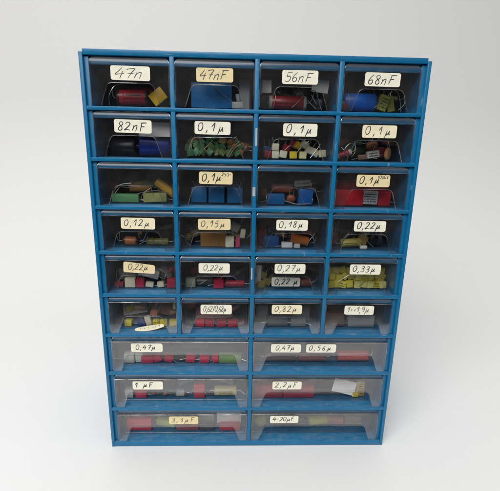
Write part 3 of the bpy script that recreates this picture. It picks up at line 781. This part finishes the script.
box(D, -26, 6, (10, 7, 9), (150, 158, 130), 'grey green block in the corner of the straight labelled 0,22 µ drawer', leads='side')
cyl(D, -12, 9, 18, 9, (60, 60, 56), 'dark tube beside the grey green block', leads=False)
box(D, 12, 24, (34, 10, 15), (40, 60, 100), 'dull blue block at the back behind the crimson cylinder', leads=None)
D = (5, 3)
for i, (lx, bz) in enumerate([(-27, 0), (-21, 1), (-25, 7), (-15, 0)]):
    box(D, lx, 6 + i * 2.5, (8, 6, 7), [(150, 135, 60), (135, 120, 55), (160, 150, 85), (120, 100, 60)][i], ['mustard block in the corner of the two label drawer', 'brownish mustard block beside the corner one', 'pale mustard block on top in the two label drawer', 'dark mustard block behind the grey label'][i], rot=(0, 12 * i, 8), base=bz, leads='up')
cyl(D, 14, 8, 22, 9, (110, 60, 50), 'reddish brown cylinder behind the end of the grey label', wire=[(11, 0, 0), (15, 0, 1), (17, -1, 4), (18, -2, 8)])
cyl(D, 4, 20, 24, 9, (60, 50, 48), 'dark brown cylinder at the back of the two label drawer', base=5, rz=12)
slip(D, -30, 4, 6, 20, (215, 213, 205), 'narrow white strip standing in the corner of the two label drawer', rot=(0, 3, 0), base=4, curl=.2)
D = (5, 4)
rnd = random.Random(54)
for i in range(27):
    lv = i // 9; lx = -27.2 + (i % 9) * 6.85 + rnd.uniform(-.8, .8) + (lv % 2) * 2.4
    a = rnd.choice([rnd.uniform(-5, 5), rnd.uniform(-6, 6), rnd.uniform(-35, 35)])
    box(D, max(-27.5, min(27.5, lx)), 4.6 + lv * 3.6 + (i % 2) * 1.3 + rnd.uniform(-.4, .5), (6.9, 5.2, 6.9), rnd.choice([(225, 212, 80), (215, 202, 62), (228, 220, 130), (205, 190, 60)]),
        'one of the yellow cube capacitors heaped in the 0,33 µ drawer', rot=(rnd.uniform(-6, 6), a, rnd.uniform(-16, 16)), base=lv * 6.6 + rnd.uniform(0, .8),
        leads='back' if i % 3 == 0 else None, rows=2 if i % 5 == 2 else 0, group='yellow cube capacitors heaped in the 0,33 µ drawer')
for i, p in enumerate([[(-20, 1.5, 8), (-12, 1.2, 14), (-6, 2, 17)], [(2, 1.5, 3), (8, 1.3, 10), (12, 2, 15)], [(18, 1.5, 6), (21, 1.3, 13), (27, 2, 16)]]):
    loose_wire(D, p, 'one of the thin wires over the yellow cubes', .3)['group'] = 'wires over the yellow cubes'

D = (6, 1)
slip(D, -16, 20, 25, 17, (205, 202, 195), 'crumpled white slip behind the yellow blocks', rot=(-25, -6, 10), base=6, curl=1.6)
slip(D, 15, 22, 25, 19, (205, 150, 140), 'pinkish slip behind the yellow blocks', rot=(-20, 4, -8), base=5, curl=1.6)
for lx, ww, lab in [(-19, 7.5, 'yellow block apart from the others, below the white slip'), (9.5, 7, 'yellow printed block next to the cream upright one'), (17, 7.5, 'yellow block in the middle of three below the pink slip'), (27, 7.5, 'yellow block against the side wall, below the pink slip')]:
    box(D, lx, 4.5, (ww, 6, 6.5), (222, 205, 50), lab, rot=(0, 0, lx * .3), leads=None, rows=2 if ww == 7 else 0)
box(D, -6, 6, (9, 6, 5), (45, 65, 130), 'small blue block between yellow and cream ones', leads='side')
box(D, 1.2, 5, (6, 5, 10), CRM, 'cream upright block beside the small blue one', rot=(0, -14, 0), leads=None)
disc(D, 6, 12, 9, 4, (205, 130, 105), 'salmon disc behind the cream upright block', rot=(-10, 0, 10), base=6)
slip(D, 29.5, 8, 5.5, 8, CRM, 'small cream label standing at the side wall', base=17, curl=.3)
# fallen label: a curled crescent of paper standing at the front inside the tray
cx, yf, zf, w_ = ORG[D]
bm = bmesh.new(); n = 18
top = []; bot = []
for k in range(n + 1):
    u = k / n; x = -14 + 30 * u
    zc = 2.3 * (2 * u - 0.86) ** 2
    top.append((x, zc + 1.2 + 3.4 * math.sin(u * math.pi) ** .7)); bot.append((x + .4, zc))
for off, fl in ((0, 0), (.25, 1)):
    A = [bm.verts.new((x, .1 + off + 2.6 * (z / 6), z)) for x, z in top]; Bv = [bm.verts.new((x, .1 + off, z)) for x, z in bot]
    for k in range(n):
        f = (A[k], A[k + 1], Bv[k + 1], Bv[k]); bm.faces.new(f[::-1] if fl else f)
fl_ = finish('label_sticker', bm, paper(IVORY), loc=(cx + 3.5, yf - 6.5, line_z(6) + SH + .6), rot=(0, R(-7), 0))
tag(fl_, 'curled cream label fallen from its drawer, lying behind the front plate near yellow blocks', 'label')
bm = bmesh.new(); rnd = random.Random(61)
for k in range(6):
    u = .2 + k * .13 + rnd.uniform(-.04, .04); x = -14 + 30 * u; z = 2.3 * (2 * u - .86) ** 2 + 1.5 + 1.2 * math.sin(u * math.pi)
    bm_box(bm, x, x + rnd.uniform(.3, .6), .75, 1.0, z - rnd.uniform(.1, .3), z + rnd.uniform(.5, 1.3))
finish('handwriting', bm, FAINT, fl_, smooth=False)
D = (6, 2)
for lx, ww, rgb, lab in [(-17, 10, (205, 40, 60), 'red block first in the row below 0,62'), (-6.5, 9.5, (185, 35, 55), 'red block second in the row below 0,62'), (5.5, 10, (195, 38, 58), 'red block third in the row below 0,68'), (17, 10, (205, 42, 62), 'red block last in the row below 0,68')]:
    box(D, lx, 5, (ww, 7, 6.8), rgb, lab, rot=(0, 0, lx * .4), leads='side')
slip(D, -3, 20, 40, 13, (190, 130, 125), 'pale pink slip lying behind the row of red blocks', rot=(-40, 0, 3), base=3, curl=.8)
box(D, 26, 8, (8, 7, 6), (110, 35, 42), 'dark red block in the corner behind the row of red blocks', leads=None)
D = (6, 3)
box(D, 14, 7, (16, 8, 9), (130, 130, 128), 'mid grey block at the front of the 0,82 µ drawer', leads='side')
box(D, -8, 8, (22, 9, 9), (95, 95, 97), 'dark grey block at the front of the 0,82 µ drawer', leads='side')
box(D, -24, 20, (13, 9, 18), (165, 163, 158), 'light grey upright block in the corner of the 0,82 µ drawer', leads=None, rows=0)
box(D, 20, 22, (17, 9, 16), (150, 148, 144), 'pale grey block at the back of the 0,82 µ drawer', leads=None)
D = (6, 4)
box(D, -20, 9, (21, 11, 15), (95, 66, 58), 'brown block in the 1++1,9 µ drawer', leads=None)
box(D, 9, 8, (28, 10, 12.5), (150, 150, 146), 'long grey block beside the brown one', leads=None)
box(D, -2, 24, (40, 10, 16), (100, 85, 80), 'dull brown block at the back of the 1++1,9 µ drawer', leads=None)

D = (7, 1)
box(D, -57, 6, (11, 8, 11), (205, 203, 190), 'cream block in the corner of the single labelled 0,47 µ drawer', leads='side')
box(D, -47, 7, (8, 7, 10), (215, 213, 195), 'cream block beside the corner one in the 0,47 µ drawer', leads='up')
for lx, ry, ww, lab in [(-38, 0, 13, 'crimson block beside the cream blocks'), (-27, -22, 9, 'crimson block tilted upward next to the first crimson one'), (-15.5, 18, 9.5, 'crimson block tilted down below the label end'), (8, 10, 10, 'crimson block leaning in the middle of the wide drawer'), (23, 3, 10.5, 'crimson block lying flat past the middle'), (35, -14, 7, 'small crimson block beside the green one')]:
    box(D, lx, 5.5, (ww, 7, 7.5), (205, 42, 72), lab, rot=(0, ry, ry * .4), leads='side')
box(D, 51, 6.5, (24, 8, 9), (125, 160, 85), 'light green block in the single labelled 0,47 µ drawer', leads='side')
box(D, -4, 9, (10, 7, 6), (55, 45, 45), 'dark block between the crimson ones in the 0,47 µ drawer', leads='side')
slip(D, 12, 36, 34, 18, (205, 202, 185), 'crumpled pale slip at the back of the 0,47 µ drawer', rot=(-30, 5, 8), curl=2.4)
box(D, 38, 26, (26, 9, 7), (70, 62, 60), 'dark brown block at the back behind the green one', leads=None)
box(D, -32, 26, (40, 10, 8), (90, 82, 80), 'grey brown block at the back behind the crimson ones', leads=None)
D = (7, 2)
cyl(D, -40, 8, 34, 10, (75, 45, 50), 'dark maroon cylinder below the 0,47 µ label', leads=True)
cyl(D, -4, 8, 30, 10, (120, 35, 48), 'maroon cylinder below the 0,56 µ label', leads=True)
cyl(D, 41, 9, 34, 12, (190, 52, 55), 'bright red cylinder in the two labelled wide drawer', leads=True)
box(D, 14, 24, (30, 10, 10), (95, 80, 78), 'dull brown block at the back of the two labelled wide drawer', leads=None)
box(D, -36, 26, (44, 10, 9), (85, 78, 76), 'grey brown block at the back of the two labelled wide drawer', leads=None)
D = (8, 1)
box(D, -60, 6, (9, 8, 10), (190, 190, 182), 'pale grey block in the corner of the 1 µF drawer', leads='up')
box(D, -47, 5.5, (12, 7, 9), (205, 45, 75), 'crimson block below the 1 µF label', leads='side')
for i, (lx, rgb, lab) in enumerate([(-34, (150, 95, 55), 'brown disc lying past the 1 µF label'), (-27, (95, 110, 60), 'olive disc next to the brown one'), (-20, (165, 110, 60), 'tan disc between the olive one and the can'), (-12, (60, 90, 50), 'dark green disc beside the silver can')]):
    disc(D, lx, 5 + (i % 2) * 2, 8, 3, rgb, lab, rot=(55, 0, 20 * i), base=.5)
cyl(D, -4, 6, 14, 7.5, (165, 165, 160), 'silver grey can in the middle of the 1 µF drawer', ends=(60, 60, 60))
box(D, 17, 6, (12, 8, 17), (200, 40, 60), 'tall red block in the 1 µF drawer', leads=None)
cyl(D, 46, 8, 25, 11, (205, 190, 130), 'cream yellow printed cylinder in the 1 µF drawer', rows=4, wire=[(12, 0, 0), (16, 0, 0), (19, -1, -2), (22, -2, -4)])
slip(D, 0, 30, 22, 17, (165, 185, 215), 'pale blue slip at the back of the 1 µF drawer', rot=(-25, -10, 12), curl=2)
slip(D, 42, 32, 28, 16, (190, 190, 185), 'pale grey slip behind the cream cylinder', rot=(-30, 12, -8), curl=2)
box(D, -34, 28, (44, 10, 8), (85, 84, 84), 'grey block at the back of the 1 µF drawer', leads=None)
box(D, 30, 9, (12, 6, 5), (50, 48, 48), 'black block between the red block and the cream cylinder', leads='side')
D = (8, 2)
box(D, -51, 9, (32, 13, 15), (165, 32, 52), 'big crimson block beside another crimson one, below the start of 2,2 µF', leads=None)
box(D, -17, 9, (34, 13, 14.5), (170, 32, 50), 'big crimson block below the end of the 2,2 µF label', leads=None)
box(D, -6, 26, (22, 9, 18), (140, 175, 140), 'pale green block behind the crimson ones', leads=None)
slip(D, 34, 3.5, 27, 15, (247, 246, 240), 'white paper tilted across the 2,2 µF drawer', rot=(-14, 17, 4), base=2, curl=.5)
box(D, 53, 8, (9, 7, 19), (190, 165, 70), 'yellow perforated block beside the white paper', leads=None, rows=6)
box(D, 47, 5, (7, 5, 6), (210, 180, 50), 'small yellow block in front of the perforated one', leads=None)
box(D, 12, 12, (22, 10, 8), (50, 45, 45), 'black block between crimson and white paper', leads=None)
box(D, 22, 30, (40, 10, 12), (120, 95, 80), 'brown block at the back of the 2,2 µF drawer', leads=None)
D = (9, 1)
box(D, -51, 10, (27, 14, 15), (200, 38, 62), 'big crimson block in the corner of the 3,3 µF drawer', leads=None)
box(D, -52, 22, (22, 8, 20), (225, 222, 212), 'white block behind the corner crimson one', leads=None)
cyl(D, -22, 11, 22, 10, (170, 185, 85), 'lime green cylinder in the 3,3 µF drawer', ry=0, rz=-12)
box(D, 3, 8, (25, 10, 8), (165, 75, 70), 'brick red block under the tan label', leads=None)
box(D, 24, 18, (18, 10, 12), (160, 158, 150), 'grey block between the label and the white block', leads=None)
box(D, 50, 12, (28, 6, 17), (235, 232, 222), 'white block standing in the corner of the 3,3 µF drawer', leads=None, base=4)
box(D, 51, 6, (24, 8, 6.5), (180, 50, 62), 'red block lying below the white one', leads=None)
box(D, 25, 6, (16, 7, 5), (60, 50, 50), 'dark block past the end of the tan label', leads=None)
D = (9, 2)
disc(D, -58, 10, 15, 8, (135, 138, 80), 'round olive body in the corner of the 4÷20 µF drawer', rot=(-15, 0, 15), leads=False)
cyl(D, 9, 13, 22, 11, (175, 172, 80), 'olive yellow cylinder in the 4÷20 µF drawer', rz=8)
cyl(D, 29, 14, 20, 10, (165, 105, 95), 'pinkish cylinder beside the olive yellow one', rz=-6)
box(D, -26, 16, (38, 12, 10), (90, 88, 82), 'grey block behind the 4÷20 µF label', leads=None)
box(D, 50, 16, (20, 12, 12), (125, 110, 100), 'grey brown block in the corner of the 4÷20 µF drawer', leads=None)

# odds and ends between and behind the named parts
PAL = {(1, 3): [BLK, (60, 58, 58)], (1, 4): [(90, 60, 40), (120, 110, 60)], (2, 2): [(150, 100, 55), (95, 130, 90), (170, 140, 80)], (2, 4): [(140, 70, 50), (60, 80, 50), (170, 130, 90)],
       (3, 1): [(120, 40, 50), (190, 160, 70), (80, 110, 80)], (3, 3): [(130, 80, 60), (30, 70, 120), (60, 56, 54)], (4, 1): [(60, 70, 90), (120, 100, 60)], (4, 2): [(150, 140, 110), (120, 100, 55)],
       (4, 3): [(40, 70, 110), (120, 60, 40)], (4, 4): [(120, 80, 50), (70, 60, 50), (150, 140, 80)], (5, 1): [(190, 185, 170), (170, 50, 75)], (5, 2): [(150, 40, 55), (90, 90, 84)],
       (5, 3): [(130, 100, 70), (90, 60, 55), (150, 140, 90)], (6, 1): [(215, 200, 90), (200, 160, 140)], (6, 2): [(160, 40, 55), (190, 130, 120)]}
rnd = random.Random(404)
for d, pal in PAL.items():
    where = {(3, 1): 'unlabelled drawer with the long green block', (3, 3): 'unlabelled drawer with the striped can', (6, 1): 'unlabelled drawer with the yellow blocks', (2, 2): 'drawer of green squares',
             (2, 4): 'drawer of tan discs', (5, 1): 'drawer with the torn label', (4, 4): 'drawer with the black discs', (5, 2): 'drawer with the crimson cylinder',
             (1, 3): 'drawer with the dark red cylinder', (1, 4): 'drawer with the bright blue cylinder', (4, 1): 'drawer with the copper brown cylinder', (4, 2): 'drawer with the gold brown block',
             (4, 3): 'drawer with the orange brown tube', (5, 3): 'drawer with two small labels', (6, 2): 'drawer with the row of red blocks'}[d]
    lab = 'one of the jumbled small parts in the ' + where
    for k in range(4):
        x = -24 + k * 16 + rnd.uniform(-5, 5); y = rnd.uniform(13, 19); bz = rnd.uniform(5, 13); c = pal[k % len(pal)]
        if k % 2: cyl(d, x, y, rnd.uniform(10, 14), rnd.uniform(4.5, 6.5), c, lab, rz=rnd.uniform(-40, 40), ry=rnd.uniform(-25, 25), base=bz, group='jumbled parts in the ' + where)
        else: box(d, x, y, (rnd.uniform(6, 10), 4, rnd.uniform(5, 8)), c, lab, rot=(rnd.uniform(-20, 20), rnd.uniform(-35, 35), rnd.uniform(-30, 30)), base=bz, leads='up', group='jumbled parts in the ' + where)
    for k in range(3):
        x = -22 + k * 20 + rnd.uniform(-5, 5); x2 = x + rnd.uniform(-12, 12); h = rnd.uniform(8, 17)
        w_ = loose_wire(d, [(x, 2.2, .8 + rnd.uniform(0, 3)), ((x + x2) / 2 + rnd.uniform(-3, 3), 1.6, h * .6), (max(-28, min(28, x2)), 3 + rnd.uniform(0, 3), h)], 'one of the thin bent wires in the ' + where, rnd.uniform(.24, .36), rnd.choice([WIRE, BRONZE]))
        w_['group'] = 'bent wires in the ' + where

# pale strips added on the middle divider to paint glints of drawer edges
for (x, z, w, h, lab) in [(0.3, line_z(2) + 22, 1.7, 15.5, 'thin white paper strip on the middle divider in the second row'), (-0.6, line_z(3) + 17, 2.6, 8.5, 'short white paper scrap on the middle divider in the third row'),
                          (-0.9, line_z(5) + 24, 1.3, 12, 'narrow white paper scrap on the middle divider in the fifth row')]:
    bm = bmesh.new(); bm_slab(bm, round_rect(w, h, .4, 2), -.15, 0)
    tag(finish('paper_scrap', bm, paper((168, 176, 186)), loc=(x, .4, z), smooth=False), lab, 'paper scrap')  # the paper material here only colours the painted glints

# ------------------------------------------------------------------ camera
f, cx, cy, cz, ya, pi_, ro = 400.0, -16.34, -367.79, 333.26, 0.0358, 0.2708, 0.0213
fw = Vector((math.sin(ya) * math.cos(pi_), math.cos(ya) * math.cos(pi_), -math.sin(pi_)))
rt = Vector((math.cos(ya), -math.sin(ya), 0)); up = rt.cross(fw)
r2 = rt * math.cos(ro) + up * math.sin(ro); u2 = -rt * math.sin(ro) + up * math.cos(ro)
cam = bpy.data.cameras.new('camera'); cam.sensor_fit = 'HORIZONTAL'; cam.sensor_width = 36; cam.lens = 36 * f / 500
cam.clip_start = 0.01; cam.clip_end = 50
co = bpy.data.objects.new('camera', cam); col.objects.link(co)
m3 = Matrix((r2, u2, -fw)).transposed()
co.matrix_world = Matrix.Translation(Vector((cx, cy, cz)) * S) @ m3.to_4x4()
scene.camera = co

# ------------------------------------------------------------------ light: a wide soft lamp above, and the dim room
wd = bpy.data.worlds.new('World'); scene.world = wd; wd.use_nodes = True
nt = wd.node_tree; N = nt.nodes; L = nt.links; N.clear()
out = N.new('ShaderNodeOutputWorld'); bg = N.new('ShaderNodeBackground'); L.new(bg.outputs[0], out.inputs[0])
tc = N.new('ShaderNodeTexCoord'); sx = N.new('ShaderNodeSeparateXYZ'); L.new(tc.outputs['Generated'], sx.inputs[0])
rp = N.new('ShaderNodeValToRGB'); L.new(sx.outputs['Z'], rp.inputs[0])
e = rp.color_ramp.elements
e[0].position = 0.0; e[0].color = (.025, .025, .026, 1)
e[1].position = 0.75; e[1].color = (1.0, 1.0, 1.01, 1)
q = e.new(0.25); q.color = (.11, .11, .112, 1)
L.new(rp.outputs[0], bg.inputs[0]); bg.inputs[1].default_value = 0.75

def area(name, loc, target, size, energy, color=(1, .987, .966)):
    l = bpy.data.lights.new(name, 'AREA'); l.shape = 'RECTANGLE'; l.size, l.size_y = size; l.energy = energy; l.color = color
    o = bpy.data.objects.new(name, l); col.objects.link(o); o.location = loc
    o.rotation_euler = (Vector(target) - Vector(loc)).to_track_quat('-Z', 'Y').to_euler()
area('ceiling_lamp', (-0.5, -1.12, 1.5), (0.0, 0.1, 0.2), (1.3, 1.0), 31)

# ------------------------------------------------------------------ render settings
scene.view_settings.view_transform = 'Standard'; scene.view_settings.look = 'None'
scene.view_settings.exposure = 0; scene.view_settings.gamma = 1
scene.render.engine = 'CYCLES'
cy_ = scene.cycles
cy_.max_bounces = 10; cy_.diffuse_bounces = 5; cy_.glossy_bounces = 4; cy_.transparent_max_bounces = 48
cy_.caustics_reflective = False; cy_.caustics_refractive = False
cy_.use_denoising = True
